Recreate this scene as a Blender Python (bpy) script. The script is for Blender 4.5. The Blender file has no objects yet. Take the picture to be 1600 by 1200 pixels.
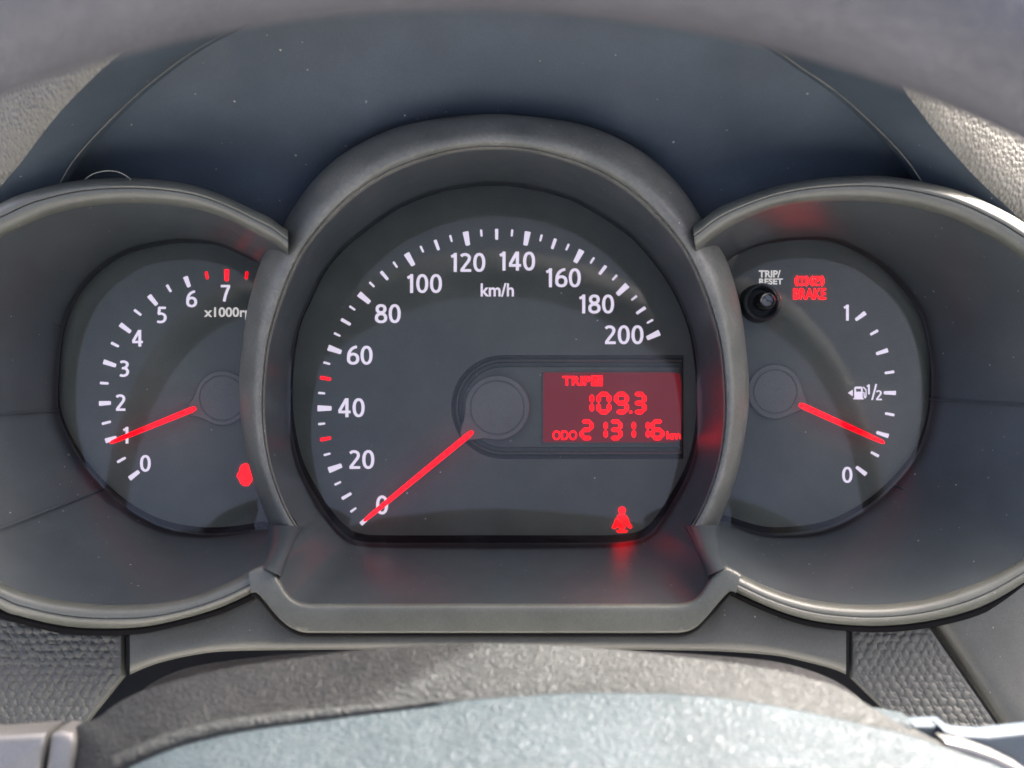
import bpy, bmesh, math, random
from mathutils import Vector, Matrix
random.seed(7)
sc = bpy.context.scene
C = sc.collection
R = math.radians
# ------------------------------------------------------------------ camera, sky, sun
DIST = 0.42                 # camera to dial plane, metres
S = 0.0002                  # metres per photograph pixel on the dial plane
TILT = Matrix.Translation((0, 0, 0.95)) @ Matrix.Rotation(R(-32), 4, 'X')   # the cluster leans back 32 degrees

cam_d = bpy.data.cameras.new('camera')
cam = bpy.data.objects.new('camera', cam_d); C.objects.link(cam)
cam_d.sensor_width = 36; cam_d.lens = 36 * DIST / (1600 * S)
cam_d.clip_start = 0.01; cam_d.clip_end = 100
cam.matrix_world = TILT @ Matrix.Translation((0, -DIST, 0)) @ Matrix.Rotation(R(90), 4, 'X')
cam_d.dof.use_dof = True; cam_d.dof.focus_distance = 0.40; cam_d.dof.aperture_fstop = 11.0
sc.camera = cam

SUN = (TILT.to_3x3() @ Vector((0.52, 0.12, 0.84))).normalized()      # towards the sun
world = bpy.data.worlds.new('World'); sc.world = world; world.use_nodes = True
wn = world.node_tree; wn.nodes.clear()
sky = wn.nodes.new('ShaderNodeTexSky'); sky.sky_type = 'NISHITA'; sky.sun_disc = False
sky.sun_elevation = math.asin(SUN.z); sky.sun_rotation = math.atan2(SUN.x, SUN.y)
sky.air_density = 0.3; sky.dust_density = 10.0; sky.ozone_density = 0.0
bg = wn.nodes.new('ShaderNodeBackground'); bg.inputs[1].default_value = 0.15
wo = wn.nodes.new('ShaderNodeOutputWorld')
wn.links.new(sky.outputs[0], bg.inputs[0]); wn.links.new(bg.outputs[0], wo.inputs[0])
sl = bpy.data.lights.new('sun', 'SUN'); sl.energy = 2.1; sl.angle = R(1.2); sl.color = (1, 0.97, 0.90)
so = bpy.data.objects.new('sun', sl); C.objects.link(so)
so.rotation_euler = SUN.to_track_quat('Z', 'Y').to_euler()
sc.view_settings.view_transform = 'Standard'; sc.view_settings.look = 'None'
sc.view_settings.exposure = 3.2; sc.view_settings.gamma = 1
sc.render.engine = 'CYCLES'
sc.cycles.max_bounces = 6; sc.cycles.transparent_max_bounces = 8

# ------------------------------------------------------------------ helpers
def P(px, py, d=0.0):
    """point seen at photograph pixel (px,py), d millimetres behind the dial plane (negative: towards the driver)"""
    k = (DIST + d / 1000) / DIST * S
    return Vector(((px - 800) * k, d / 1000, (600 - py) * k))

TOPS = []
def thing(name, label, cat, loc=(0, 0, 0), group=None):
    o = bpy.data.objects.new(name, None); C.objects.link(o)
    o.location = loc; o.empty_display_size = 0.02
    o['label'] = label; o['category'] = cat
    if group: o['group'] = group
    TOPS.append(o); return o
def tag(o, label, cat, group=None):
    o['label'] = label; o['category'] = cat
    if group: o['group'] = group
def obj(name, me, mat, parent=None, smooth=True, sharp=35, label=None):
    if isinstance(me, bmesh.types.BMesh):
        m = bpy.data.meshes.new(name); me.to_mesh(m); me.free(); me = m
    me.materials.append(mat)
    if smooth:
        for p in me.polygons: p.use_smooth = True
        me.set_sharp_from_angle(angle=R(sharp))
    o = bpy.data.objects.new(name, me); C.objects.link(o)
    if parent is not None:
        o.parent = parent
        if parent.type == 'EMPTY': o.location = -Vector(parent.location)
    else: TOPS.append(o)
    if label: o['label'] = label
    return o
def struct(name, me, mat):
    o = obj(name, me, mat); o['kind'] = 'structure'; return o

def catmull(pts, n, closed=False):
    """n samples, evenly in arc length, of a Catmull-Rom curve through tuples of any dimension"""
    pts = [tuple(map(float, p)) for p in pts]; m = len(pts); dn = len(pts[0])
    segs = m if closed else m - 1
    fine = []
    for i in range(segs):
        if closed: p0, p1, p2, p3 = pts[(i-1) % m], pts[i], pts[(i+1) % m], pts[(i+2) % m]
        else: p0, p1, p2, p3 = pts[max(i-1, 0)], pts[i], pts[i+1], pts[min(i+2, m-1)]
        for k in range(12):
            t = k / 12
            fine.append(tuple(0.5 * (2*p1[j] + (p2[j]-p0[j])*t + (2*p0[j]-5*p1[j]+4*p2[j]-p3[j])*t*t + (3*p1[j]-p0[j]-3*p2[j]+p3[j])*t**3) for j in range(dn)))
    fine.append(pts[0] if closed else pts[-1])
    L = [0]
    for a, b in zip(fine, fine[1:]): L.append(L[-1] + math.hypot(b[0]-a[0], b[1]-a[1]) + 1e-9)
    out = []; j = 0
    for i in range(n):
        s = L[-1] * i / (n if closed else n - 1)
        while j < len(fine) - 2 and L[j+1] < s: j += 1
        u = min(1, max(0, (s - L[j]) / (L[j+1] - L[j])))
        out.append(tuple(a + (b - a) * u for a, b in zip(fine[j], fine[j+1])))
    return out
def paired(pts, n):
    """samples evenly in index, so that two lists of equal length stay matched"""
    m = len(pts); out = []
    for i in range(n):
        s = (m - 1) * i / (n - 1); k = min(int(s), m - 2); t = s - k
        p0, p1, p2, p3 = pts[max(k-1, 0)], pts[k], pts[k+1], pts[min(k+2, m-1)]
        out.append(tuple(0.5 * (2*p1[j] + (p2[j]-p0[j])*t + (2*p0[j]-5*p1[j]+4*p2[j]-p3[j])*t*t + (3*p1[j]-p0[j]-3*p2[j]+p3[j])*t**3) for j in range(len(p1))))
    return out
def polar(pts, c, n):
    """closed curve (px,py[,d]) as n samples at even angles round c"""
    cur = catmull(pts, 900, True); lst = []
    for p in cur:
        lst.append((math.atan2(-(p[1]-c[1]), p[0]-c[0]) % (2*math.pi),) + tuple(p))
    lst.sort(key=lambda q: q[0])
    lst = [(lst[-1][0] - 2*math.pi,) + lst[-1][1:]] + lst + [(lst[0][0] + 2*math.pi,) + lst[0][1:]]
    out = []; j = 0
    for i in range(n):
        a = 2*math.pi*i/n
        while lst[j+1][0] < a: j += 1
        d = lst[j+1][0] - lst[j][0]; u = (a - lst[j][0]) / d if d > 1e-12 else 0
        out.append(tuple(x + (y - x)*u for x, y in zip(lst[j][1:], lst[j+1][1:])))
    return out
def grid(rows, closed=False, flip=False):
    """rows of equal length of 3D points -> bmesh of quads"""
    bm = bmesh.new()
    vs = [[bm.verts.new(p) for p in r] for r in rows]; n = len(rows[0])
    for a, b in zip(vs, vs[1:]):
        for i in range(n if closed else n - 1):
            k = (i + 1) % n
            f = (a[i], a[k], b[k], b[i]); bm.faces.new(f[::-1] if flip else f)
    return bm
def strip(inner, outer, prof, n, method=catmull, dfun=None):
    """inner/outer: pixel curves (px,py) ; prof: list of (t, depth) ; returns rows"""
    a = method(inner, n); b = method(outer, n); rows = []
    for t, d in prof:
        rows.append([P(p[0]+(q[0]-p[0])*t, p[1]+(q[1]-p[1])*t, d + (dfun(p, q) if dfun else 0)) for p, q in zip(a, b)])
    return rows
def fan(bm, loop, centre):
    vs = [bm.verts.new(p) for p in loop]; c = bm.verts.new(centre)
    for i in range(len(vs)): bm.faces.new((vs[i], vs[(i+1) % len(vs)], c))
def poly_bm(polys, d, thick=0.15):
    """flat pixel polygons given a small real thickness (mm)"""
    bm = bmesh.new()
    for pts in polys:
        f = [bm.verts.new(P(x, y, d)) for x, y in pts]; b = [bm.verts.new(P(x, y, d) + Vector((0, thick/1000, 0))) for x, y in pts]
        bm.faces.new(f)
        for i in range(len(f)):
            k = (i+1) % len(f); bm.faces.new((f[k], f[i], b[i], b[k]))
    bmesh.ops.recalc_face_normals(bm, faces=bm.faces); return bm
def disc(cx, cy, r, n=24): return [(cx + r*math.cos(2*math.pi*i/n), cy + r*math.sin(2*math.pi*i/n)) for i in range(n)]
def ring_polys(cx, cy, r, w, a0=0, a1=360, n=24):
    out = []
    for i in range(n):
        a, b = R(a0 + (a1-a0)*i/n), R(a0 + (a1-a0)*(i+1)/n)
        out.append([(cx+r*math.cos(a), cy+r*math.sin(a)), (cx+r*math.cos(b), cy+r*math.sin(b)), (cx+(r-w)*math.cos(b), cy+(r-w)*math.sin(b)), (cx+(r-w)*math.cos(a), cy+(r-w)*math.sin(a))])
    return out
def tube(pts, rad, seg=10, taper=None):
    bm = bmesh.new(); rings = []
    for i, p in enumerate(pts):
        t = (pts[min(i+1, len(pts)-1)] - pts[max(i-1, 0)]).normalized()
        u = t.cross(Vector((0, 1, 0.01))).normalized(); v = t.cross(u)
        r = rad if taper is None else taper[i]
        rings.append([bm.verts.new(p + (u*math.cos(2*math.pi*k/seg) + v*math.sin(2*math.pi*k/seg))*r) for k in range(seg)])
    for a, b in zip(rings, rings[1:]):
        for k in range(seg): bm.faces.new((a[k], a[(k+1) % seg], b[(k+1) % seg], b[k]))
    bm.faces.new(rings[0][::-1]); bm.faces.new(rings[-1]); 
    bmesh.ops.recalc_face_normals(bm, faces=bm.faces); return bm
def slab(pts, d, thick, bev=1.0, seg=3):
    """solid plate with a pixel outline; front face at depth d (number or function), rounded edges, sizes in mm"""
    bm = bmesh.new(); dd = d if callable(d) else (lambda x, y: d)
    f = [bm.verts.new(P(x, y, dd(x, y))) for x, y in pts]
    b = [bm.verts.new(v.co + Vector((0, thick/1000, 0))) for v in f]
    ff = bm.faces.new(f); bm.faces.new(b[::-1]); es = list(ff.edges)
    for i in range(len(f)):
        k = (i+1) % len(f); bm.faces.new((f[k], f[i], b[i], b[k]))
    bmesh.ops.recalc_face_normals(bm, faces=bm.faces)
    if bev: bmesh.ops.bevel(bm, geom=es, offset=bev/1000, segments=seg, affect='EDGES', profile=0.5, clamp_overlap=True)
    return bm

# ------------------------------------------------------------------ materials
def plastic(name, col, rough=0.5, spec=0.5, grain=0.0, gscale=1500, dust=0.0, dcol=(0.42, 0.40, 0.36), dscale=170, film=0.0, leather=None, lstr=0.6, lscale=400, coat=0.0):
    m = bpy.data.materials.new(name); m.use_nodes = True; nt = m.node_tree; N = nt.nodes; L = nt.links
    b = N['Principled BSDF']; b.inputs['Roughness'].default_value = rough; b.inputs['Specular IOR Level'].default_value = spec
    if coat: b.inputs['Coat Weight'].default_value = coat; b.inputs['Coat Roughness'].default_value = 0.12
    tc = N.new('ShaderNodeTexCoord')
    def math_(op, a, bb, clamp=False):
        n = N.new('ShaderNodeMath'); n.operation = op; n.use_clamp = clamp
        for i, v in enumerate((a, bb)):
            if hasattr(v, 'is_linked') or hasattr(v, 'node'): L.new(v, n.inputs[i])
            else: n.inputs[i].default_value = v
        return n.outputs[0]
    def noise(scale, det=3, rg=0.5):
        n = N.new('ShaderNodeTexNoise'); n.inputs['Scale'].default_value = scale; n.inputs['Detail'].default_value = det; n.inputs['Roughness'].default_value = rg
        L.new(tc.outputs['Object'], n.inputs['Vector']); return n.outputs['Fac']
    col_s = None
    mix = N.new('ShaderNodeMix'); mix.data_type = 'RGBA'
    mix.inputs[6].default_value = (*col, 1); mix.inputs[7].default_value = (*[c*1.35 + 0.004 for c in col], 1)
    L.new(math_('MULTIPLY', math_('SUBTRACT', noise(45, 4, 0.6), 0.35, True), 2.0, True), mix.inputs[0]); col_s = mix.outputs[2]
    mg_ = N.new('ShaderNodeMix'); mg_.data_type = 'RGBA'; mg_.blend_type = 'MULTIPLY'; mg_.inputs[0].default_value = 1.0
    vv = N.new('ShaderNodeCombineColor'); gg = math_('ADD', math_('MULTIPLY', noise(3200, 2, 0.7), 0.9), 0.55)
    for i_ in range(3): L.new(gg, vv.inputs[i_])
    L.new(col_s, mg_.inputs[6]); L.new(vv.outputs[0], mg_.inputs[7]); col_s = mg_.outputs[2]
    if film:   # soft cloudy film of dust
        mx = N.new('ShaderNodeMix'); mx.data_type = 'RGBA'; mx.inputs[7].default_value = (*dcol, 1); L.new(col_s, mx.inputs[6])
        L.new(math_('MULTIPLY', math_('MULTIPLY', noise(900, 5, 0.75), noise(60, 3, 0.6)), film, True), mx.inputs[0]); col_s = mx.outputs[2]
    if dust:
        for sc_, thr, gate in ((dscale, 0.045, 0.45), (dscale*2.6, 0.08, 0.72)):
            v = N.new('ShaderNodeTexVoronoi'); v.inputs['Scale'].default_value = sc_; 
            d = N.new('ShaderNodeVectorMath'); d.operation = 'ADD'
            nn = N.new('ShaderNodeTexNoise'); nn.inputs['Scale'].default_value = 2500; L.new(tc.outputs['Object'], nn.inputs['Vector'])
            ms = N.new('ShaderNodeVectorMath'); ms.operation = 'SCALE'; ms.inputs['Scale'].default_value = 0.0006; L.new(nn.outputs['Color'], ms.inputs[0])
            L.new(tc.outputs['Object'], d.inputs[0]); L.new(ms.outputs[0], d.inputs[1]); L.new(d.outputs[0], v.inputs['Vector'])
            sep = N.new('ShaderNodeSeparateColor'); L.new(v.outputs['Color'], sep.inputs[0])
            dot = math_('MULTIPLY', math_('LESS_THAN', v.outputs['Distance'], math_('MULTIPLY', sep.outputs[1], thr*1.6)), math_('GREATER_THAN', sep.outputs[0], gate))
            mx = N.new('ShaderNodeMix'); mx.data_type = 'RGBA'; mx.inputs[7].default_value = (*dcol, 1); L.new(col_s, mx.inputs[6])
            L.new(math_('MULTIPLY', math_('MULTIPLY', dot, sep.outputs[2]), dust, True), mx.inputs[0]); col_s = mx.outputs[2]
    L.new(col_s, b.inputs['Base Color'])
    L.new(math_('ADD', math_('MULTIPLY', noise(120, 4, 0.6), 0.16), rough - 0.08, True), b.inputs['Roughness'])
    h = None
    if leather == 'pebble':
        v = N.new('ShaderNodeTexVoronoi'); v.feature = 'SMOOTH_F1'; v.inputs['Scale'].default_value = lscale; v.inputs['Smoothness'].default_value = 0.25; v.inputs['Randomness'].default_value = 0.8
        L.new(tc.outputs['Object'], v.inputs['Vector'])
        v2 = N.new('ShaderNodeTexVoronoi'); v2.feature = 'SMOOTH_F1'; v2.inputs['Scale'].default_value = lscale*2.2; v2.inputs['Smoothness'].default_value = 0.3
        L.new(tc.outputs['Object'], v2.inputs['Vector'])
        a = math_('SUBTRACT', 1.0, math_('MULTIPLY', v.outputs['Distance'], 1.6), True); c = math_('MULTIPLY', math_('SUBTRACT', 1.0, v2.outputs['Distance'], True), 0.35)
        h = math_('ADD', a, c)
    elif leather == 'wrinkle':
        n1 = N.new('ShaderNodeTexNoise'); n1.inputs['Scale'].default_value = lscale; n1.inputs['Detail'].default_value = 2; n1.inputs['Distortion'].default_value = 1.6
        L.new(tc.outputs['Object'], n1.inputs['Vector'])
        a = math_('ABSOLUTE', math_('SUBTRACT', n1.outputs['Fac'], 0.5), 0)
        h = math_('ADD', math_('MULTIPLY', math_('POWER', math_('MULTIPLY', a, 5.0, True), 0.6), 1.0), math_('MULTIPLY', noise(lscale*2.5, 2), 0.3))
    if h is None and grain: h = noise(gscale, 2, 0.6); dist = grain
    elif h is not None: dist = lstr
    if h is not None:
        bp = N.new('ShaderNodeBump'); bp.inputs['Strength'].default_value = dist
        bp.inputs['Distance'].default_value = 0.0007 if leather else 0.00008
        L.new(h, bp.inputs['Height']); L.new(bp.outputs[0], b.inputs['Normal'])
    return m
def emit(name, col, strength, base=(0.5, 0.5, 0.5)):
    m = bpy.data.materials.new(name); m.use_nodes = True; b = m.node_tree.nodes['Principled BSDF']
    b.inputs['Base Color'].default_value = (*base, 1); b.inputs['Emission Color'].default_value = (*col, 1)
    b.inputs['Emission Strength'].default_value = strength; b.inputs['Roughness'].default_value = 0.7; b.inputs['Specular IOR Level'].default_value = 0.08
    return m
M_dial = plastic('dial black', (0.074, 0.084, 0.064), 0.60, 0.25, grain=0.5, gscale=5000, dust=0.5)
M_hub = plastic('needle hub grey', (0.115, 0.118, 0.098), 0.6, 0.3, grain=0.5, gscale=4000)
M_wall = plastic('well wall satin black', (0.031, 0.039, 0.043), 0.36, 0.5, grain=0.25, gscale=3500, dust=0.8, film=0.02)
M_ring = plastic('bezel grey plastic', (0.032, 0.040, 0.037), 0.42, 0.5, grain=0.8, gscale=2600, dust=0.8, film=0.7)
M_rim = plastic('rim satin plastic', (0.055, 0.061, 0.052), 0.38, 0.55, grain=0.5, gscale=2600, dust=0.8, film=0.2)
M_gap_shade = plastic('gap shade black', (0.004, 0.004, 0.005), 0.9, 0.08)  # near black, stands in for the shade inside gaps
M_hood = plastic('hood lining plastic', (0.034, 0.048, 0.064), 0.60, 0.4, grain=0.8, gscale=3000, dust=0.9, film=0.03, dscale=130)
M_trim = plastic('lower trim plastic', (0.062, 0.065, 0.057), 0.42, 0.5, grain=0.6, gscale=2600, dust=1.0, film=0.12, dscale=260)
M_peb = plastic('pebbled dashboard skin', (0.050, 0.053, 0.046), 0.46, 0.5, grain=0.5, gscale=4000, film=0.08)
M_leath = plastic('hood leather grain', (0.042, 0.044, 0.037), 0.5, 0.5, leather='pebble', lstr=0.5, lscale=620, film=0.3)
M_pad = plastic('airbag cover skin', (0.023, 0.032, 0.037), 0.58, 0.22, leather='wrinkle', lstr=0.5, lscale=340)  # bluish tint paints the sky's reflection into the skin
M_shroud = plastic('hub shroud skin', (0.021, 0.023, 0.023), 0.58, 0.20, leather='wrinkle', lstr=0.6, lscale=400)
M_wheel = plastic('wheel leather', (0.048, 0.051, 0.062), 0.5, 0.5, leather='wrinkle', lstr=0.5, lscale=250)
M_col = plastic('column cover skin', (0.008, 0.008, 0.009), 0.40, 0.22, leather='wrinkle', lstr=1.0, lscale=420)
M_silver = plastic('satin silver trim', (0.16, 0.16, 0.155), 0.38, 0.5, grain=0.2); M_silver.node_tree.nodes['Principled BSDF'].inputs['Metallic'].default_value = 0.6
M_dark = plastic('gap shade matte', (0.006, 0.007, 0.009), 0.9, 0.12)  # near black puts gap and recess shade into the colour
M_gloss = plastic('gloss black plastic', (0.018, 0.019, 0.020), 0.14, 0.8)
M_collar = plastic('dark grey satin collar', (0.055, 0.058, 0.060), 0.24, 0.8)
M_white = emit('white lit print', (0.93, 0.84, 1.0), 0.078, (0.30, 0.28, 0.33))
M_wprint = emit('white print', (0.95, 0.92, 0.90), 0.06, (0.35, 0.33, 0.32))
M_red = emit('red lit symbol', (1.0, 0.0, 0.002), 0.5, (0.10, 0, 0))
M_needle = emit('red lit needle', (1.0, 0.0, 0.006), 0.26, (0.08, 0.0, 0.002))
M_lcd = emit('red backlit lcd', (0.55, 0.015, 0.03), 0.026, (0.040, 0.018, 0.018))
M_hair = plastic('hair', (0.30, 0.30, 0.26), 0.4)
def lens_mat():
    m = bpy.data.materials.new('clear lens'); m.use_nodes = True; nt = m.node_tree; N = nt.nodes; L = nt.links; N.clear()
    o = N.new('ShaderNodeOutputMaterial'); mx = N.new('ShaderNodeMixShader'); tr = N.new('ShaderNodeBsdfTransparent'); gl = N.new('ShaderNodeBsdfGlossy')
    gl.inputs['Roughness'].default_value = 0.06; fr = N.new('ShaderNodeFresnel'); fr.inputs[0].default_value = 1.46
    df = N.new('ShaderNodeBsdfDiffuse'); df.inputs[0].default_value = (0.7, 0.68, 0.62, 1); m2 = N.new('ShaderNodeMixShader')
    tc = N.new('ShaderNodeTexCoord'); v = N.new('ShaderNodeTexVoronoi'); v.inputs['Scale'].default_value = 190
    L.new(tc.outputs['Object'], v.inputs['Vector'])
    sp = N.new('ShaderNodeSeparateColor'); L.new(v.outputs['Color'], sp.inputs[0])
    t = N.new('ShaderNodeMath'); t.operation = 'MULTIPLY'; t.inputs[1].default_value = 0.05; L.new(sp.outputs[1], t.inputs[0])
    a = N.new('ShaderNodeMath'); a.operation = 'LESS_THAN'; L.new(v.outputs['Distance'], a.inputs[0]); L.new(t.outputs[0], a.inputs[1])
    g = N.new('ShaderNodeMath'); g.operation = 'GREATER_THAN'; g.inputs[1].default_value = 0.6; L.new(sp.outputs[0], g.inputs[0])
    f = N.new('ShaderNodeMath'); f.operation = 'MULTIPLY'; L.new(a.outputs[0], f.inputs[0]); L.new(g.outputs[0], f.inputs[1])
    f1 = N.new('ShaderNodeMath'); f1.operation = 'MULTIPLY'; f1.inputs[1].default_value = 0.45; L.new(f.outputs[0], f1.inputs[0])
    def M2(op, a_, b_):
        n_ = N.new('ShaderNodeMath'); n_.operation = op
        for i_, v_ in enumerate((a_, b_)):
            if isinstance(v_, (int, float)): n_.inputs[i_].default_value = v_
            else: L.new(v_, n_.inputs[i_])
        return n_.outputs[0]
    acc = f1.outputs[0]
    sm = N.new('ShaderNodeTexNoise'); sm.inputs['Scale'].default_value = 38; sm.inputs['Detail'].default_value = 6; sm.inputs['Roughness'].default_value = 0.65; L.new(tc.outputs['Object'], sm.inputs['Vector'])
    acc = M2('ADD', acc, M2('MULTIPLY', M2('MAXIMUM', M2('SUBTRACT', sm.outputs['Fac'], 0.5), 0.0), 0.10))
    for rot, dens in ((0.5, 160), (-0.35, 130), (1.2, 110)):
        mp = N.new('ShaderNodeMapping'); mp.inputs['Rotation'].default_value = (0, rot, 0); mp.inputs['Scale'].default_value = (0.10, 1, 1.0); L.new(tc.outputs['Object'], mp.inputs['Vector'])
        vv = N.new('ShaderNodeTexVoronoi'); vv.inputs['Scale'].default_value = dens; L.new(mp.outputs[0], vv.inputs['Vector'])
        s2 = N.new('ShaderNodeSeparateColor'); L.new(vv.outputs['Color'], s2.inputs[0])
        acc = M2('ADD', acc, M2('MULTIPLY', M2('MULTIPLY', M2('LESS_THAN', vv.outputs['Distance'], 0.018), M2('GREATER_THAN', s2.outputs[0], 0.72)), 0.14))
    f2 = N.new('ShaderNodeMath'); f2.operation = 'MINIMUM'; f2.inputs[1].default_value = 0.5; L.new(acc, f2.inputs[0])
    L.new(fr.outputs[0], mx.inputs[0]); L.new(tr.outputs[0], mx.inputs[1]); L.new(gl.outputs[0], mx.inputs[2])
    L.new(f2.outputs[0], m2.inputs[0]); L.new(mx.outputs[0], m2.inputs[1]); L.new(df.outputs[0], m2.inputs[2]); L.new(m2.outputs[0], o.inputs[0])
    return m
M_lens = lens_mat()

# ------------------------------------------------------------------ outlines (photograph pixels)
MX = 772
def mir(pts): return [(2*MX - p[0],) + tuple(p[1:]) for p in pts]
DIAL_C = [(453,620),(456,668),(469,727),(493,775),(520,815),(541,836),(560,845),(600,848),(772,848),(940,848),(985,845),(1008,838),(1027,820),(1053,780),(1075,738),(1087,695),(1092,650),(1092,610),(1085,545),(1072,497),(1047,445),(1010,395),(972,360),(900,316),(840,297),(772,289),(700,297),(640,317),(600,340),(542,385),(507,425),(482,475),(465,517),(456,570)]
DIAL_L = [(445,430),(405,411),(375,397),(339,383),(285,379),(240,385),(195,398),(156,423),(129,452),(108,489),(97,530),(92,580),(91,635),(102,672),(118,703),(138,733),(164,762),(196,790),(234,813),(270,826),(315,833),(360,832),(405,825),(440,812),(450,700),(452,560)]
DIAL_R = [(1100,432),(1135,408),(1160,394),(1186,384),(1218,378),(1249,375),(1281,375),(1312,381),(1345,396),(1377,417),(1409,449),(1434,485),(1447,520),(1454,563),(1455,612),(1450,656),(1437,697),(1418,728),(1393,757),(1361,786),(1320,811),(1281,826),(1227,833),(1186,831),(1138,816),(1100,800),(1092,700),(1090,560)]
def dring(py): return -48 + (py - 190) / (825 - 190) * 26           # depth of the centre ring, receding downwards
RI = [(772,234),(712,239),(650,256),(600,278),(550,312),(505,357),(470,404),(443,468),(430,508),(421,545),(416,590),(414,640),(417,685),(424,725),(436,764),(450,797),(466,824)]
RO = [(772,178),(712,182),(650,191),(600,206),(550,231),(512,259),(480,293),(452,334),(434,368),(415,394),(402,424),(387,480),(379,535),(374,590),(374,630),(378,670),(388,725),(402,770),(415,805),(425,826)]
RI_full = RI[::-1] + mir(RI)[1:]; RO_full = RO[::-1] + mir(RO)[1:]
LIP_I = [(388,893),(400,887),(413,884),(426,891),(437,907),(447,924),(460,936),(478,942),(510,943),(640,943),(772,943),(904,943),(1034,943),(1066,942),(1084,936),(1097,924),(1108,906),(1119,891),(1133,884),(1146,889),(1158,896)]
LIP_O = [(392,927),(398,926),(403,928),(415,941),(427,956),(440,970),(455,981),(474,988),(510,989),(640,989),(772,989),(904,989),(1034,989),(1066,988),(1086,981),(1102,966),(1115,951),(1127,937),(1138,926),(1143,924),(1150,927)]
SL_I = [(450,398),(438,387),(420,376),(390,360),(360,345),(330,333),(300,325),(255,319),(210,317),(165,319),(120,325),(75,337),(30,357),(0,372),(-40,402),(-85,455),(-118,530),(-130,620),(-122,710),(-92,790),(-45,865),(0,908),(33,923),(67,933),(100,939),(150,944),(200,945),(250,942),(300,932),(333,920),(367,905),(392,891)]
SL_O = [(450,360),(438,352),(420,339),(390,325),(345,304),(300,289),(240,280),(180,278),(120,282),(75,291),(30,304),(0,318),(-50,345),(-105,405),(-150,500),(-166,620),(-156,730),(-120,825),(-65,905),(0,951),(33,963),(100,978),(167,982),(233,978),(300,963),(350,947),(397,925)]
SR_I = [(1088,392),(1096,386),(1122,366),(1154,347),(1202,328),(1249,318),(1297,314),(1345,314),(1393,318),(1441,327),(1488,341),(1536,364),(1568,383),(1600,407),(1640,445),(1680,520),(1695,610),(1688,700),(1662,780),(1625,845),(1600,872),(1550,900),(1500,920),(1450,935),(1400,943),(1350,945),(1300,942),(1250,933),(1200,917),(1154,895)]
SR_O = [(1082,354),(1093,346),(1122,325),(1170,305),(1218,290),(1265,281),(1313,276),(1361,274),(1409,278),(1457,287),(1504,300),(1552,321),(1600,348),(1660,395),(1710,490),(1730,610),(1720,730),(1685,825),(1640,880),(1600,910),(1550,940),(1500,959),(1433,973),(1367,978),(1300,974),(1250,965),(1200,948),(1144,922)]
RD = -50

# ------------------------------------------------------------------ unseen ground under the car, added to bounce light up, then the dark body behind everything
bmg = bmesh.new()
gv = [[bmg.verts.new((-60 + 12*i, -60 + 12*j, 0)) for i in range(11)] for j in range(11)]
for j in range(10):
    for i in range(10): bmg.faces.new((gv[j][i], gv[j][i+1], gv[j+1][i+1], gv[j+1][i]))
M_added_ground = plastic('bounce ground grey', (0.20, 0.20, 0.195), 0.85)
mg = bpy.data.meshes.new('added_ground'); bmg.to_mesh(mg); bmg.free(); mg.materials.append(M_added_ground)
gr = bpy.data.objects.new('added_ground', mg); C.objects.link(gr); gr['kind'] = 'structure'

bm = slab([(-500, 100), (2100, 100), (2100, 1500), (-500, 1500)], 12, 10, 0)
body = struct('dashboard_body', bm, M_dark)

# ------------------------------------------------------------------ instrument surround
bez = thing('instrument_surround', 'grey plastic surround with one tall middle ring and two side rings around the gauges', 'instrument surround', P(772, 960, -40))
# centre ring: rounded shoulder, soft crest, thin bright inner edge, then the side going back
prof = [(1.0, 30), (1.0, 12), (0.98, 8), (0.92, 5), (0.82, 2.2), (0.70, -0.2), (0.58, -2.2), (0.47, -3.6), (0.36, -4.4), (0.25, -4.6), (0.15, -4.3), (0.11, -3.3), (0.08, -3.6), (0.04, -3.2), (0.0, -1.8), (0.0, 3)]
a = catmull(RI_full, 220); b = catmull(RO_full, 220); rows = []
for t, d in prof:
    rows.append([P(p[0]+(q[0]-p[0])*t, p[1]+(q[1]-p[1])*t, min(0, dring(p[1]+(q[1]-p[1])*t)+d)) for p, q in zip(a, b)])
obj('centre_ring', grid(rows), M_ring, bez, sharp=50, label='tall arched middle ring, dusty on top')
# side rings
for nm, I, O in (('left', SL_I, SL_O), ('right', SR_I, SR_O)):
    pr = [(-0.03, RD+8), (0.0, RD+4.8), (0.04, RD+3.3), (0.09, RD+2.2), (0.16, RD+1.3), (0.25, RD+0.55), (0.36, RD+0.05), (0.48, RD-0.2), (0.565, RD-0.2), (0.575, RD+0.9), (0.60, RD+0.9), (0.612, RD-0.3), (0.68, RD-0.5), (0.76, RD-0.2), (0.85, RD+0.8), (0.92, RD+2.4), (0.98, RD+5), (1.0, RD+8), (1.0, RD+30)]
    obj('side_ring', grid(strip(I, O, pr, 240), flip=(nm == 'right')), M_rim, bez, sharp=50, label='round outer ring around the %s gauge with a fine groove' % nm)
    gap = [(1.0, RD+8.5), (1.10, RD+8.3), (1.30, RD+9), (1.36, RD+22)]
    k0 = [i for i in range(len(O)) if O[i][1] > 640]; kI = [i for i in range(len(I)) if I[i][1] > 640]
    obj('gap_shade_strip', grid(strip(I[kI[0]:], O[k0[0]:], gap, 160), flip=(nm == 'right')), M_gap_shade, bez)  # dark strip painted in for the shadow gap below the ring
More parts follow.
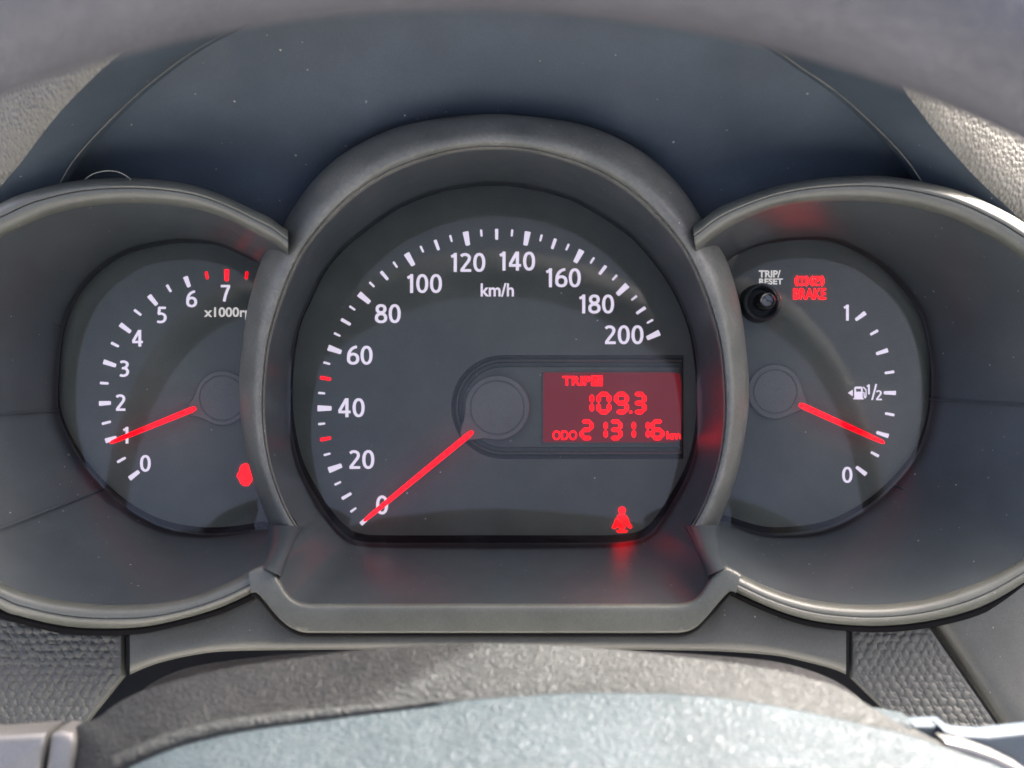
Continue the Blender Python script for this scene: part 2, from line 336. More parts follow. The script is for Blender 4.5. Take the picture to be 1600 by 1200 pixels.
# lip along the bottom
pr = [(0.0, RD+6), (0.0, RD+0.4), (0.03, RD-0.3), (0.07, RD-0.8), (0.12, RD-1.15), (0.17, RD-1.3), (0.3, RD-1.4), (0.7, RD-1.5), (0.94, RD-1.5), (0.98, RD-1.0), (1.0, RD+0.6), (1.0, RD+16)]
obj('bottom_lip', grid(strip(LIP_I, LIP_O, pr, 260, paired)), M_rim, bez, sharp=50, label='flat bottom lip with two raised corners')
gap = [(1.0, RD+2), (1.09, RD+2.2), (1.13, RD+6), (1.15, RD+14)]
obj('gap_shade_strip', grid(strip(LIP_I, LIP_O, gap, 200, paired)), M_gap_shade, bez)  # same painted shade strip, following the underside of the lip
# ridges between the wells
ridL = [(468,822,-24.5),(458,846,-34),(448,872,-43),(438,900,-50.5)], [(424,820,-24.5),(423,846,-34),(417,868,-43),(408,886,-50.5)]
for side in (0, 1):
    A, B = (ridL if side == 0 else (mir(ridL[0]), mir(ridL[1])))
    A, B = paired(A, 16), paired(B, 16); rows = []
    for t, lift in ((-0.12, 6), (0.0, 0.2), (0.12, -1.4), (0.4, -2.6), (0.7, -2.2), (0.9, -0.6), (1.0, 1.4), (1.12, 7)):
        rows.append([P(p[0]+(q[0]-p[0])*t, p[1]+(q[1]-p[1])*t, p[2]+lift) for p, q in zip(A, B)])
    obj('divider_ridge', grid(rows, flip=side == 1), M_wall, bez, sharp=60)
# well walls (depth given along the mouth)
mouthC = [(p[0], p[1], dring(p[1])+2) for p in RI_full if True]
mouthC = mouthC + [(1092,850,-33),(1102,875,-42),(1108,902,-48)] + [(p[0], p[1], RD+2) for p in LIP_I[15:4:-1]] + [(436,902,-48),(445,875,-42),(455,850,-33)]
hidL = [(413,887,-49),(420,868,-42),(426,846,-33),(432,820,-22),(440,780,-10),(446,700,-6),(448,600,-6),(446,500,-6),(444,440,-14),(447,405,-34)]
mouthL = [(p[0], p[1], RD+5.0) for p in SL_I] + hidL
hidR = [(2*MX-p[0], p[1], p[2]) for p in hidL]
mouthR = [(p[0], p[1], RD+5.0) for p in SR_I] + hidR
wells = {}
for key, mouth, dial, c, name in (('C', mouthC, DIAL_C, (772, 620), 'middle'), ('L', mouthL, DIAL_L, (260, 615), 'left'), ('R', mouthR, DIAL_R, (1285, 615), 'right')):
    n = 360
    m = polar(mouth, c, n); dl = polar(dial, c, n)
    mp = [P(*q) for q in m]; dp = [P(q[0], q[1], -4) for q in dl]
    rows = [[u.lerp(v, t) + Vector((0, 0.0, 0)) for u, v in zip(mp, dp)] for t in (0, .03, .1, .2, .3, .4, .5, .6, .7, .8, .9, .97, 1)]
    yt = min(q[1] for q in dl); sc_in = [P(c[0]+(q[0]-c[0])*0.984, yt+(q[1]-yt)*0.974, 0.8) for q in dl]
    wells[key] = (dl, c)
    obj('well_wall', grid(rows, True), M_wall, bez, sharp=60, label='deep dark tapering wall of the %s gauge well' % name)
    rows = [dp, [p + Vector((0, .0006, 0)) for p in dp], sc_in]
    obj('well_edge_shade', grid(rows, True), M_dark, bez)  # black band paints the recess shade around the dial
# mould lines on the side walls, thin raised beads
def wall_bead(p_dial, p_mouth, r=0.35):
    A, B = P(*p_dial), P(*p_mouth); pts = [A.lerp(B, i/8) for i in range(9)]
    obj('mould_line', tube(pts, r/1000, 6), M_wall, bez)
wall_bead((92,641,-4.5), (-120,655,-48)); wall_bead((162,764,-5), (-60,848,-48)); wall_bead((98,512,-5), (-112,455,-48))
wall_bead((1453,623,-4.5), (1690,640,-48)); wall_bead((1396,757,-5), (1650,872,-48)); 

# ------------------------------------------------------------------ gauges
def tick_bm(o, i, w0, w1, d=-0.25):
    v = Vector((o[0]-i[0], o[1]-i[1])).normalized(); n = Vector((-v.y, v.x))
    O = Vector(o[:2]); I = Vector(i[:2]); c = []
    c += [O + n*w0/2 - v*0.8, O + n*(w0/2-0.8), O - n*(w0/2-0.8), O - n*w0/2 - v*0.8]
    c += [I - n*w1/2 + v*1.0, I - n*(w1/2-0.9), I + n*(w1/2-0.9), I + n*w1/2 + v*1.0]
    return poly_bm([[tuple(q) for q in c]], d, 0.2)
def text_obj(s, cx, cy, w, h, mat, parent, d=-0.25, name='numeral', bold=0.035, anchor='c', thick=0.2, spacing=1.0):
    cu = bpy.data.curves.new('txt', 'FONT'); cu.body = s; cu.size = 1; cu.offset = bold; cu.resolution_u = 4; cu.space_character = spacing
    to = bpy.data.objects.new('txt', cu); C.objects.link(to)
    dg = bpy.context.evaluated_depsgraph_get(); me = bpy.data.meshes.new_from_object(to.evaluated_get(dg))
    bpy.data.objects.remove(to); bpy.data.curves.remove(cu)
    xs = [v.co.x for v in me.vertices]; ys = [v.co.y for v in me.vertices]
    x0, x1, y0, y1 = min(xs), max(xs), min(ys), max(ys)
    for v in me.vertices:
        u = (v.co.x-x0)/(x1-x0); t = (v.co.y-y0)/(y1-y0)
        v.co = P(cx + (u-0.5)*w, cy - (t-0.5)*h, d)
    bm = bmesh.new(); bm.from_mesh(me); bpy.data.meshes.remove(me)
    r = bmesh.ops.extrude_face_region(bm, geom=list(bm.faces))
    for e in r['geom']:
        if isinstance(e, bmesh.types.BMVert): e.co.y -= thick/1000
    bmesh.ops.recalc_face_normals(bm, faces=bm.faces)
    return obj(name, bm, mat, parent, smooth=False)

GLY = {'1': (0.42, [[(.26,0),(.26,1)], [(.30,.93),(.17,.86),(.04,.80)]], []),
 '2': (0.62, [[(.06,.83),(.17,.91),(.31,.92),(.45,.86),(.50,.72),(.44,.56),(.30,.38),(.09,.10)], [(.03,.075),(.60,.075)]], []),
 '3': (0.60, [[(.07,.88),(.20,.925),(.33,.91),(.46,.84),(.48,.72),(.40,.59),(.28,.535),(.16,.53)], [(.16,.53),(.32,.52),(.45,.45),(.51,.30),(.44,.15),(.30,.08),(.16,.08),(.04,.115)]], []),
 '4': (0.68, [[(.44,.97),(.06,.31)], [(.02,.275),(.66,.275)], [(.465,1),(.465,0)]], []),
 '5': (0.60, [[(.12,.925),(.56,.925)], [(.165,.95),(.13,.55)], [(.08,.555),(.22,.58),(.38,.55),(.50,.44),(.50,.25),(.40,.12),(.24,.07),(.03,.10)]], []),
 '6': (0.64, [[(.54,.94),(.42,.92),(.26,.83),(.14,.66),(.095,.46),(.10,.30)]], [(.33,.315,.245,.245)]),
 '7': (0.60, [[(.03,.925),(.58,.925)], [(.53,.93),(.40,.62),(.30,.34),(.225,0)]], []),
 '8': (0.64, [], [(.32,.745,.205,.185),(.32,.275,.245,.21)]),
 '0': (0.64, [], [(.32,.5,.235,.43)])}
def number(s, cx, cy, h, parent, d=-0.25, name='numeral', sw=0.165):
    """humanist bold figures drawn as strokes, each figure a closed outline"""
    gap = 0.085; W = sum(GLY[c][0] for c in s) + gap*(len(s)-1); x0 = cx - W*h/2; top = cy - h/2
    bm = bmesh.new(); k = 0
    def quadstrip(L_, R_, closed=False):
        nonlocal k
        dz = d - 0.012*k; k += 1
        vl = [bm.verts.new(P(x, y, dz)) for x, y in L_]; vr = [bm.verts.new(P(x, y, dz)) for x, y in R_]
        wl = [bm.verts.new(v.co + Vector((0, .0002, 0))) for v in vl]; wr = [bm.verts.new(v.co + Vector((0, .0002, 0))) for v in vr]
        m = len(vl)
        for i in range(m if closed else m-1):
            j = (i+1) % m
            bm.faces.new((vl[i], vl[j], vr[j], vr[i])); bm.faces.new((vl[i], vl[j], wl[j], wl[i])); bm.faces.new((vr[i], vr[j], wr[j], wr[i]))
    for c in s:
        gw, strokes, rings = GLY[c]
        T = lambda x, y: (x0 + x*h, top + (1-y)*h)
        for st_ in strokes:
            pp = catmull(st_, 2 if len(st_) == 2 else 22) ; Lp, Rp = [], []
            for i, p in enumerate(pp):
                q, r = pp[max(i-1, 0)], pp[min(i+1, len(pp)-1)]; tx, ty = r[0]-q[0], r[1]-q[1]; l = math.hypot(tx, ty)
                nx, ny = -ty/l, tx/l; w = sw*(0.5 - 0.07*abs(ny))
                Lp.append(T(p[0]+nx*w, p[1]+ny*w)); Rp.append(T(p[0]-nx*w, p[1]-ny*w))
            quadstrip(Lp, Rp)
        for ex, ey, rx, ry in rings:
            n_ = 36; A = [2*math.pi*i/n_ for i in range(n_)]
            se = lambda a, rx, ry: (math.copysign(abs(math.cos(a))**0.9, math.cos(a))*rx, math.copysign(abs(math.sin(a))**0.9, math.sin(a))*ry)
            o_ = [se(a, rx+sw*.5, ry+sw*.43) for a in A]; i_ = [se(a, rx-sw*.5, ry-sw*.43) for a in A]
            quadstrip([T(ex+x, ey+y) for x, y in o_], [T(ex+x, ey+y) for x, y in i_], True)
        x0 += (gw + gap)*h
    bmesh.ops.recalc_face_normals(bm, faces=bm.faces)
    return obj(name, bm, M_white, parent, smooth=False)

def dial_disc(key, hole=None, holec=None):
    dl, c = wells[key]; n = 360
    if hole is None:
        bm = bmesh.new(); fan(bm, [P(q[0], q[1], 0) for q in dl], P(c[0], c[1], 0)); 
        bmesh.ops.recalc_face_normals(bm, faces=bm.faces)
        return bm
def needle(parent, base, tip, w0, w1, hubc, hr, bump, hub_d, nd, ring_r):
    # teardrop hub cap
    ang = math.atan2(tip[1]-hubc[1], tip[0]-hubc[0]); n = 96; rows = []
    def tear(scale, bsc=1.0): 
        out = []
        for i in range(n):
            a = 2*math.pi*i/n; dlt = (a-ang+math.pi) % (2*math.pi) - math.pi
            out.append((hr*scale + bump*bsc*math.exp(-(dlt/0.30)**2), a))
        return out
    def loop(prs, d): return [P(hubc[0]+r*math.cos(a), hubc[1]+r*math.sin(a), d) for r, a in prs]
    nroot = obj('needle', tube([P(*base, nd).lerp(P(*tip, nd), t) for t in (0, .02, .06, .3, .6, .9, .975, 1)], 1, 10,
                taper=[w0*.25*S, w0*.42*S, w0*.5*S, w0*.48*S, (w0+w1)*.25*S, w1*.5*S, w1*.42*S, w1*.2*S]), M_needle, parent)
    rows = [loop(tear(1.0), hub_d+4), loop(tear(1.0), hub_d+0.8), loop(tear(0.985, .98), hub_d+0.2), loop(tear(0.96, .96), hub_d),
            loop([(ring_r+1.2, 2*math.pi*i/n) for i in range(n)], hub_d-0.05), loop([(ring_r+0.4, 2*math.pi*i/n) for i in range(n)], hub_d+0.35),
            loop([(ring_r-0.6, 2*math.pi*i/n) for i in range(n)], hub_d+0.35), loop([(ring_r-1.4, 2*math.pi*i/n) for i in range(n)], hub_d-0.15),
            loop([(ring_r*0.5, 2*math.pi*i/n) for i in range(n)], hub_d-0.35), loop([(0.3, 2*math.pi*i/n) for i in range(n)], hub_d-0.4)]
    obj('needle_hub', grid(rows, True), M_hub, parent, sharp=30)
    return nroot
def lens(key, parent, d=-7.5, hole=None, bulge=5.0):
    dl, c = wells[key]; k = 1.012
    def dep(x, y):
        rx = 330 if key == 'C' else 190; ry = 370 if key == 'C' else 300
        q = ((x-c[0])/rx)**2 + ((y-c[1])/ry)**2
        return d - bulge*max(0, 1-q)
    hc = hole[:2] if hole else c
    loop = polar([(q[0], q[1]) for q in dl], hc, 360); loop = [(hc[0]+(q[0]-hc[0])*k, hc[1]+(q[1]-hc[1])*k) for q in loop]
    r = hole[2] if hole else 2
    inn = [(hc[0]+r*math.cos(2*math.pi*i/360), hc[1]-r*math.sin(2*math.pi*i/360)) for i in range(360)]
    rows = [[P(a[0]+(b[0]-a[0])*t, a[1]+(b[1]-a[1])*t, dep(a[0]+(b[0]-a[0])*t, a[1]+(b[1]-a[1])*t)) for a, b in zip(loop, inn)] for t in [i/20 for i in range(21)]]
    bm = grid(rows, True)
    if not hole: bm.verts.ensure_lookup_table(); bm.faces.new(list(bm.verts)[-360:])
    bmesh.ops.recalc_face_normals(bm, faces=bm.faces)
    return obj('lens_cover', bm, M_lens, parent, smooth=True, label='clear plastic cover over the dial')

# --- speedometer
sp = thing('speedometer', 'large middle speedometer marked 0 to 200 km/h with a red display below', 'speedometer', P(777, 638, 0))
HC = (777, 637)
pocket = [(1066,555),(1000,555),(900,555),(830,555),(785,555)] + [(785+82*math.cos(R(a))-2, 636-81*math.sin(R(a))) for a in range(100, 261, 10)] + [(785,717),(830,717),(900,717),(1000,717),(1066,717)]
def stadium(off, xr=1068):
    r = 81 - off; out = []; x0 = 786; cy = 636
    for i in range(25): out.append((x0 + r*math.cos(R(90+180*i/24)), cy - r*math.sin(R(90+180*i/24))))
    m = 24
    bot = [(x0 + (xr-off*0.3-x0)*i/m, cy + r) for i in range(1, m)]
    rt = [(xr-off*0.3, cy + r - 2*r*i/m) for i in range(0, m+1)]
    top = [(xr-off*0.3 - (xr-off*0.3-x0)*i/m, cy - r) for i in range(1, m)]
    return out + bot + rt + top
st = stadium(0); nst = len(st)
dl, c0 = wells['C']
def ray_out(pt):
    a = math.atan2(-(pt[1]-636), pt[0]-860); return a
dpol = polar(DIAL_C, (860, 636), 720)
def dial_at(pt):
    a = (ray_out(pt) % (2*math.pi)) / (2*math.pi) * 720; i = int(a) % 720; j = (i+1) % 720; u = a - int(a)
    return (dpol[i][0]*(1-u)+dpol[j][0]*u, dpol[i][1]*(1-u)+dpol[j][1]*u)
outer = [dial_at(p) for p in st]
rows = [[P(p[0], p[1], 0) for p in outer]] + [[P(p[0]+(q[0]-p[0])*t, p[1]+(q[1]-p[1])*t, 0) for p, q in zip(outer, st)] for t in (.33, .66, 1)]
face = obj('dial_face', grid(rows, True), M_dial, sp, sharp=30)
rows = []
for off, d in ((0, 0), (0.6, 1.0), (1.4, 4.2), (4.2, 4.2), (6.0, 1.3), (8.0, 0.6), (10.0, 0.9), (11.0, 2.0), (12.0, 5.2), (17.5, 5.2), (18.5, 3.4), (22, 3.2)):
    rows.append([P(p[0], p[1], d) for p in stadium(off)])
bm = grid(rows, True)
lp = [v for v in bm.verts][-nst:]; cc = bm.verts.new(P(900, 636, 3.2))
for i in range(nst): bm.faces.new((lp[i], lp[(i+1) % nst], cc))
obj('display_pocket', bm, M_dial, sp, sharp=40)
ang = {0:-40.3, 20:-20.2, 40:0, 60:19.8, 80:39.7, 100:59.7, 120:79.9, 140:99.9, 160:118.2, 180:136.6, 200:155}
def aof(v):
    lo = int(v//20)*20; hi = min(lo+20, 200); 
    return ang[lo] if lo == hi else ang[lo] + (ang[hi]-ang[lo])*(v-lo)/20
for v in range(0, 201, 5):
    a = R(180 - aof(v)); cx, cy, r0 = 776.5, 638, 280.5
    L_, w0, w1 = (22, 9.5, 7.0) if v % 20 == 0 else ((17, 5.2, 4.6) if v % 10 == 0 else (11, 3.6, 3.2))
    o = (cx + r0*math.cos(a), cy - r0*math.sin(a)); i = (cx + (r0-L_)*math.cos(a), cy - (r0-L_)*math.sin(a))
    if v == 0: o = (563.5, 819); i = (572, 812); w0 = 7; w1 = 6
    obj('tick_mark', tick_bm(o, i, w0, w1), M_needle if v in (30, 50) else M_white, face, smooth=False, label='red tick mark' if v in (30, 50) else None)
for s, x, y, w in (('0',597,789,17),('20',565,718,38),('40',549,637,40),('60',562,555,41),('80',606,490,41),('100',663,443,55),('120',731,410,55),('140',808,408,54),('160',880,434,55),('180',932,475,55),('200',975,523,58)):
    number(s, x, y, 29.5, face)
text_obj('km/h', 777, 453, 52, 21, M_white, face, name='unit_lettering', bold=0.02)
# belt symbol: head, shoulders, strap, spread base
belt = [disc(972,797.5,5.6,16), [(967.5,804),(976.5,804),(981,809),(983.5,817),(988,823),(985,826),(980.5,823),(979,820),(964,808.5),(965,805.5)], [(962,810),(977.5,823),(975,826),(969,826),(965,823),(960,827),(956,824),(960,817)], [(963,829.5),(968,828),(976,828),(981,829.5),(978,832),(966,832)]]
obj('seat_belt_symbol', poly_bm(belt, -0.3), M_red, face, smooth=False)
needle(sp, (739,674), (568.5,814), 9.2, 7.2, HC, 51, 22, -2.0, -5.0, 42)
# display
dis = [(848,581),(1050,581),(1062,583),(1066,600),(1068,636),(1066,672),(1060,690),(1050,692),(848,692)]
disp = obj('display', poly_bm([dis], 2.6, 0.5), M_lcd, sp, smooth=False, label='red backlit trip and odometer display')
fr = [(a_, b_) for a_, b_ in dis]
obj('display_frame', tube([P(x, y, 2.5) for x, y in dis + [dis[0]]], 0.22e-3, 6), M_dial, sp)
SEG = {'0':'abcdef','1':'bc','2':'abged','3':'abgcd','6':'afgedc','9':'gfabcd'}
def seven(ch, x0, y0, w, h, t, parent):
    x1, y1, ym = x0+w, y0+h, y0+h/2; g = 0.5; c = t*0.5; P_ = []
    def hz(y): return [(x0+c+g, y), (x0+t+g, y-c if y > y0+c else y-c), (x1-t-g, y-c), (x1-c-g, y), (x1-t-g, y+c), (x0+t+g, y+c)]
    def vt(x, ya, yb): return [(x, ya+g), (x+c, ya+c+g), (x+c, yb-c-g), (x, yb-g), (x-c, yb-c-g), (x-c, ya+c+g)]
    for s in SEG[ch]:
        if s == 'a': P_.append(hz(y0+c))
        if s == 'g': P_.append(hz(ym))
        if s == 'd': P_.append(hz(y1-c))
        if s == 'b': P_.append(vt(x1-c, y0+c, ym))
        if s == 'c': P_.append(vt(x1-c, ym, y1-c))
        if s == 'f': P_.append(vt(x0+c, y0+c, ym))
        if s == 'e': P_.append(vt(x0+c, ym, y1-c))
    return obj('digit', poly_bm(P_, 2.35, 0.1), M_red, parent, smooth=False)
for ch, x, w in (('1',907,21),('0',932,23),('9',959.5,23),('3',988,22)): seven(ch, x, 612.5, w, 34.5, 6.6, disp)
obj('decimal_point', poly_bm([[(984,642),(987.5,642),(987.5,646),(984,646)]], 2.35, 0.1), M_red, disp, smooth=False)
for ch, x, w in (('2',906,21.5),('1',928,21.5),('3',951,21.5),('1',972,21.5),('1',994.5,21),('6',1016.5,21.5)): seven(ch, x, 655.5, w, 32, 6.2, disp)
text_obj('TRIP', 901, 595, 44, 14.5, M_red, disp, 2.4, 'display_lettering', 0.02, thick=0.05)
obj('display_box', poly_bm([[(924,587),(941.5,587),(941.5,590),(924,590)], [(924,600),(941.5,600),(941.5,603),(924,603)], [(924,590),(927.5,590),(927.5,600),(924,600)], [(938,590),(941.5,590),(941.5,600),(938,600)]], 2.35, 0.1), M_red, disp, smooth=False)
text_obj('B', 932.8, 595, 9.5, 10, M_red, disp, 2.3, 'display_lettering', 0.03, thick=0.05)
text_obj('ODO', 882.5, 680, 38, 14.5, M_red, disp, 2.4, 'display_lettering', 0.01, thick=0.05)
text_obj('km', 1052.5, 680, 22, 12, M_red, disp, 2.4, 'display_lettering', 0.02, thick=0.05)
lens('C', sp)

# --- tachometer
ta = thing('tachometer', 'left gauge marked 0 to 7 times 1000 rpm, red needle pointing at 1', 'tachometer', P(352, 623, 0))
face = obj('dial_face', dial_disc('L'), M_dial, ta)
maj = [((354,421),(354,439),'r'),((289.5,432),(295.5,448.5),0),((232.5,461.5),(245,476.5),0),((187.5,506.5),(204,519),0),((161.5,565),(181,571.5),0),((154.5,630.5),(173,629.5),0),((164.5,689),(182,683.5),0),((202,748),(217,736.5),0)]
mnr = [((322,424.5),(324,436),'r'),((386,424.5),(384.3,436),'r'),((260.5,445),(267,456),0),((209.5,484),(220.5,492.5),0),((173.5,535.5),(185.5,541.5),0),((156,598.3),(169.5,599.2),0),((159,662.3),(173,658.8),0),((183,722.3),(196,715),0)]
for o, i, r in maj: obj('tick_mark', tick_bm(o, i, 7.6, 6.0), M_needle if r else M_white, face, smooth=False, label='red tick mark' if r else None)
for o, i, r in mnr: obj('tick_mark', tick_bm(o, i, 4.2, 3.8), M_needle if r else M_white, face, smooth=False, label='red tick mark' if r else None)
for s, x, y in (('7',352,458),('6',299,467),('5',252.5,492),('4',215,528.5),('3',194,576),('2',188.5,629),('1',197,680),('0',227,724)):
    number(s, x, y, 26, face)
text_obj('x1000rpm', 364, 490, 90, 20, M_wprint, face, name='unit_lettering', bold=0.02)
obj('warning_symbol', poly_bm([[(378,726),(384,724),(390,727),(393,734),(394,742),(393,752),(388,759),(381,759),(376,755),(373,748),(370,745),(371,740),(374,737),(375,730)]], -0.3), M_red, face, smooth=False)
needle(ta, (306,637.5), (172,692), 8.8, 7, (347,622), 43, 15, -2.0, -5.0, 35)
lens('L', ta)

# --- fuel gauge
fu = thing('fuel_gauge', 'right fuel gauge marked 0 to 1 with a pump symbol, needle near a quarter', 'fuel gauge', P(1211, 613, 0))
face = obj('dial_face', dial_disc('R'), M_dial, fu)
for o, i, w in (((1352.5,488.5),(1337,500),1),((1372,516.2),(1360,523),0),((1387.5,547),(1369,553),1),((1397.3,580.8),(1382.5,583),0),((1400,614),(1381,613.6),1),((1397.5,648.7),(1383,645.8),0),((1388.5,681.5),(1369.5,675.5),1),((1373.3,713),(1361,706.5),0),((1353.5,741.5),(1338,729.5),1)):
    obj('tick_mark', tick_bm(o, i, 6.8 if w else 4.4, 5.0 if w else 4.0), M_white, face, smooth=False)
number('1', 1323, 488.5, 25, face); number('0', 1324, 742, 25, face)
number('1', 1357, 608.5, 15.5, face, sw=.17); number('2', 1373.5, 617.5, 15.5, face, sw=.17)
obj('fraction_bar', poly_bm([[(1368,600),(1370.6,600),(1364,625),(1361.4,625)]], -0.3), M_white, face, smooth=False)
pump = [[(1335,606),(1337,604),(1346,604),(1348,606),(1348,607.5),(1335,607.5)], [(1335,607.5),(1337.5,607.5),(1337.5,612),(1335,612)], [(1345.5,607.5),(1348,607.5),(1348,612),(1345.5,612)], [(1335,612),(1348,612),(1348,622),(1335,622)], [(1333.5,622),(1349.5,622),(1349.5,624),(1333.5,624)],
        [(1348,605),(1349.5,604),(1354,609),(1354,620),(1352,623),(1349.8,620),(1349.5,614),(1348,614),(1348,612.5),(1351,613),(1351.2,619),(1352.3,620),(1352.6,610)]]
obj('fuel_pump_symbol', poly_bm(pump, -0.3), M_white, face, smooth=False)
obj('arrow_symbol', poly_bm([[(1325,614),(1332.5,609),(1332.5,619)]], -0.3), M_white, face, smooth=False)
text_obj('TRIP/', 1202.5, 428, 34, 11.5, M_wprint, face, name='trip_lettering', bold=0.03)
text_obj('RESET', 1204.5, 439.8, 37, 9.5, M_wprint, face, name='trip_lettering', bold=0.03)
text_obj('BRAKE', 1265, 459, 51, 17, M_red, face, name='brake_lettering', bold=0.012)
for cx_, ch in ((1253, '!'), (1277, 'P')):
    ps = ring_polys(cx_, 439, 7.6, 1.4) + ring_polys(cx_, 439, 11.2, 1.4, 130, 230, 8) + ring_polys(cx_, 439, 11.2, 1.4, -50, 50, 8)
    obj('brake_symbol', poly_bm(ps, -0.3), M_red, face, smooth=False)
    text_obj(ch, cx_, 439, 3.0 if ch == '!' else 6.0, 9, M_red, face, name='brake_lettering', bold=0.02)
needle(fu, (1249,632), (1382,692), 9.4, 7.2, (1211,612), 43, 12, -2.0, -5.0, 34)
lens('R', fu, hole=(1184.5, 474.5, 30.5))

# --- trip reset knob
kn = thing('trip_reset_knob', 'small glossy black trip reset knob poking through the right gauge cover', 'knob', P(1192, 472, 0))
kc = P(1184.5, 474.5, 0)
def lathe(prof, c, n=40):
    rows = [[Vector((c.x + r*S*math.cos(2*math.pi*i/n), d/1000, c.z + r*S*math.sin(2*math.pi*i/n))) for i in range(n)] for r, d in prof]
    return grid(rows, True)
obj('collar', lathe([(30,0),(30,-6.6),(29.6,-7.6),(28.2,-8.4),(26,-8.8),(24.4,-8.4),(23.2,-7.2),(21,-2.5),(15,-2.0),(1,-2.0)], kc), M_collar, kn, sharp=40)
obj('button', lathe([(14.5,-2),(14,-12),(13,-14.5),(12.5,-15.6),(11,-16.2),(9,-16.0),(8,-15.4),(1,-15.2)], kc), M_gloss, kn, sharp=40)

# ------------------------------------------------------------------ hood over the cluster
hood = thing('instrument_hood', 'dark hood arching over the gauges with grained edges lit by the sun', 'dashboard hood', P(772, 100, -60))
H0 = [(20,470),(55,385),(100,345),(200,330),(320,345),(430,378),(480,332),(560,262),(650,225),(772,212),(894,225),(985,262),(1062,328),(1112,376),(1220,345),(1345,330),(1450,345),(1510,390),(1560,470)]
Hb = [(20,470),(48,350),(100,300),(200,268),(320,255),(430,250),(500,225),(580,200),(660,180),(772,172),(884,180),(965,200),(1045,225),(1115,250),(1225,262),(1340,270),(1440,300),(1500,360),(1560,470)]
H1 = [(40,430),(72,340),(100,282),(120,250),(150,215),(200,165),(250,122),(300,85),(350,56),(450,10),(600,-35),(780,-50),(950,-35),(1080,15),(1200,75),(1250,108),(1300,142),(1350,185),(1400,235),(1432,277),(1470,345),(1500,430)]
H2 = [(-75,430),(-30,340),(0,293),(32,255),(64,212),(97,171),(131,136),(172,98),(240,55),(400,-20),(600,-75),(780,-90),(960,-75),(1150,-15),(1290,50),(1390,118),(1425,158),(1460,204),(1510,262),(1548,300),(1590,340),(1650,420)]
H3 = [(-560,300),(-480,180),(-400,60),(-300,-40),(-150,-150),(100,-250),(400,-330),(780,-360),(1160,-330),(1450,-250),(1700,-150),(1850,-40),(1950,60),(2030,180),(2100,300)]
n = 160
def rowp(cur, d): return [P(p[0], p[1], d(p[1]) if callable(d) else d) for p in catmull(cur, n)]
d1 = lambda y: -62 + 26*min(1.5, max(0, (y-50)/230))
d2 = lambda y: -98 + 56*min(1.2, max(0, (y-20)/280))
r0, rb, r1, r2 = rowp(H0, -20), rowp(Hb, lambda y: -36 + 14*min(1, max(0, (y-200)/100))), rowp(H1, d1), rowp(H2, d2)
rows = [r0] + [[a_.lerp(b_, t) for a_, b_ in zip(r0, rb)] for t in (.33, .66)] + [rb] + [[a_.lerp(b_, t) for a_, b_ in zip(rb, r1)] for t in (.2, .4, .6, .8, 1)]
obj('inner_lining', grid(rows, flip=True), M_hood, hood, sharp=80, label='smooth dark lining above the gauges')
r1b = rowp(H1, lambda y: d1(y)-1.2)
rows = [[p + Vector((0, 0.003, 0)) for p in r1b], r1b] + [[a_.lerp(b_, t) for a_, b_ in zip(r1b, r2)] for t in (.03, .25, .5, .75, 1)]
obj('outer_lining', grid(rows, flip=True), M_hood, hood, sharp=40)
obj('seam_line', tube([p + Vector((0, -0.0016, 0)) for p in r1b], 0.00022, 6), M_ring, hood, label='thin pale seam between two lining panels')
h2c = catmull(H2, n); r3 = [P(p[0]*1.0, p[1], d2(q[1]) + 105) for p, q in zip(catmull(H3, n), h2c)]; rm = [a_.lerp(b_, .07) + Vector((0, -0.0125, 0)) for a_, b_ in zip(r2, r3)]
def q2(a_, b_, c_, t): return a_*(1-t)**2 + b_*2*t*(1-t) + c_*t*t
rows = [[q2(a_, b_, c_, t) for a_, b_, c_ in zip(r2, rm, r3)] for t in [i/14 for i in range(15)]]
top = [p + Vector((0, 0.06, 0.03)) for p in r3]
obj('grained_cover', grid(rows + [top], flip=True), M_leath, hood, sharp=80, label='grained cream-lit edge of the hood')

# ------------------------------------------------------------------ lower dashboard
# trim panel under the lip
T0 = [(203,940),(300,940),(400,905),(450,930),(600,930),(772,930),(944,930),(1094,930),(1140,905),(1240,930),(1322,940)]
T1 = [(203,1054),(245,1037),(300,1024),(350,1018),(433,1016),(600,1015),(772,1015),(944,1015),(1100,1017),(1200,1023),(1250,1032),(1300,1045),(1322,1054)]
T0 = catmull(T0, 120); T1 = catmull(T1, 120); rows = []
for t, d in ((0, -36.5), (.2, -37.6), (.4, -38.8), (.55, -39.7), (.68, -40.5), (.78, -41.1), (.86, -41.4), (.92, -41.2), (.96, -40.4), (1.0, -38), (1.0, -20)):
    rows.append([P(a_[0]+(b_[0]-a_[0])*t, a_[1]+(b_[1]-a_[1])*t, d) for a_, b_ in zip(T0, T1)])
tr = obj('lower_trim_panel', grid(rows), M_trim, sharp=60); tag(tr, 'smooth grey trim panel between the bottom lip of the gauges and the steering wheel hub', 'trim panel')
def patch(outline_rows, mat, name, sharp=60):
    return obj(name, grid(outline_rows), mat, sharp=sharp)
rp_ = random.Random(3); _pc = {}
def _cell(i, j, sp, key):
    k = (i, j, key)
    if k not in _pc: _pc[k] = ((i + 0.5*(j % 2) + rp_.uniform(-.16, .16))*sp, (j*0.87 + rp_.uniform(-.16, .16))*sp, rp_.uniform(.75, 1.1))
    return _pc[k]
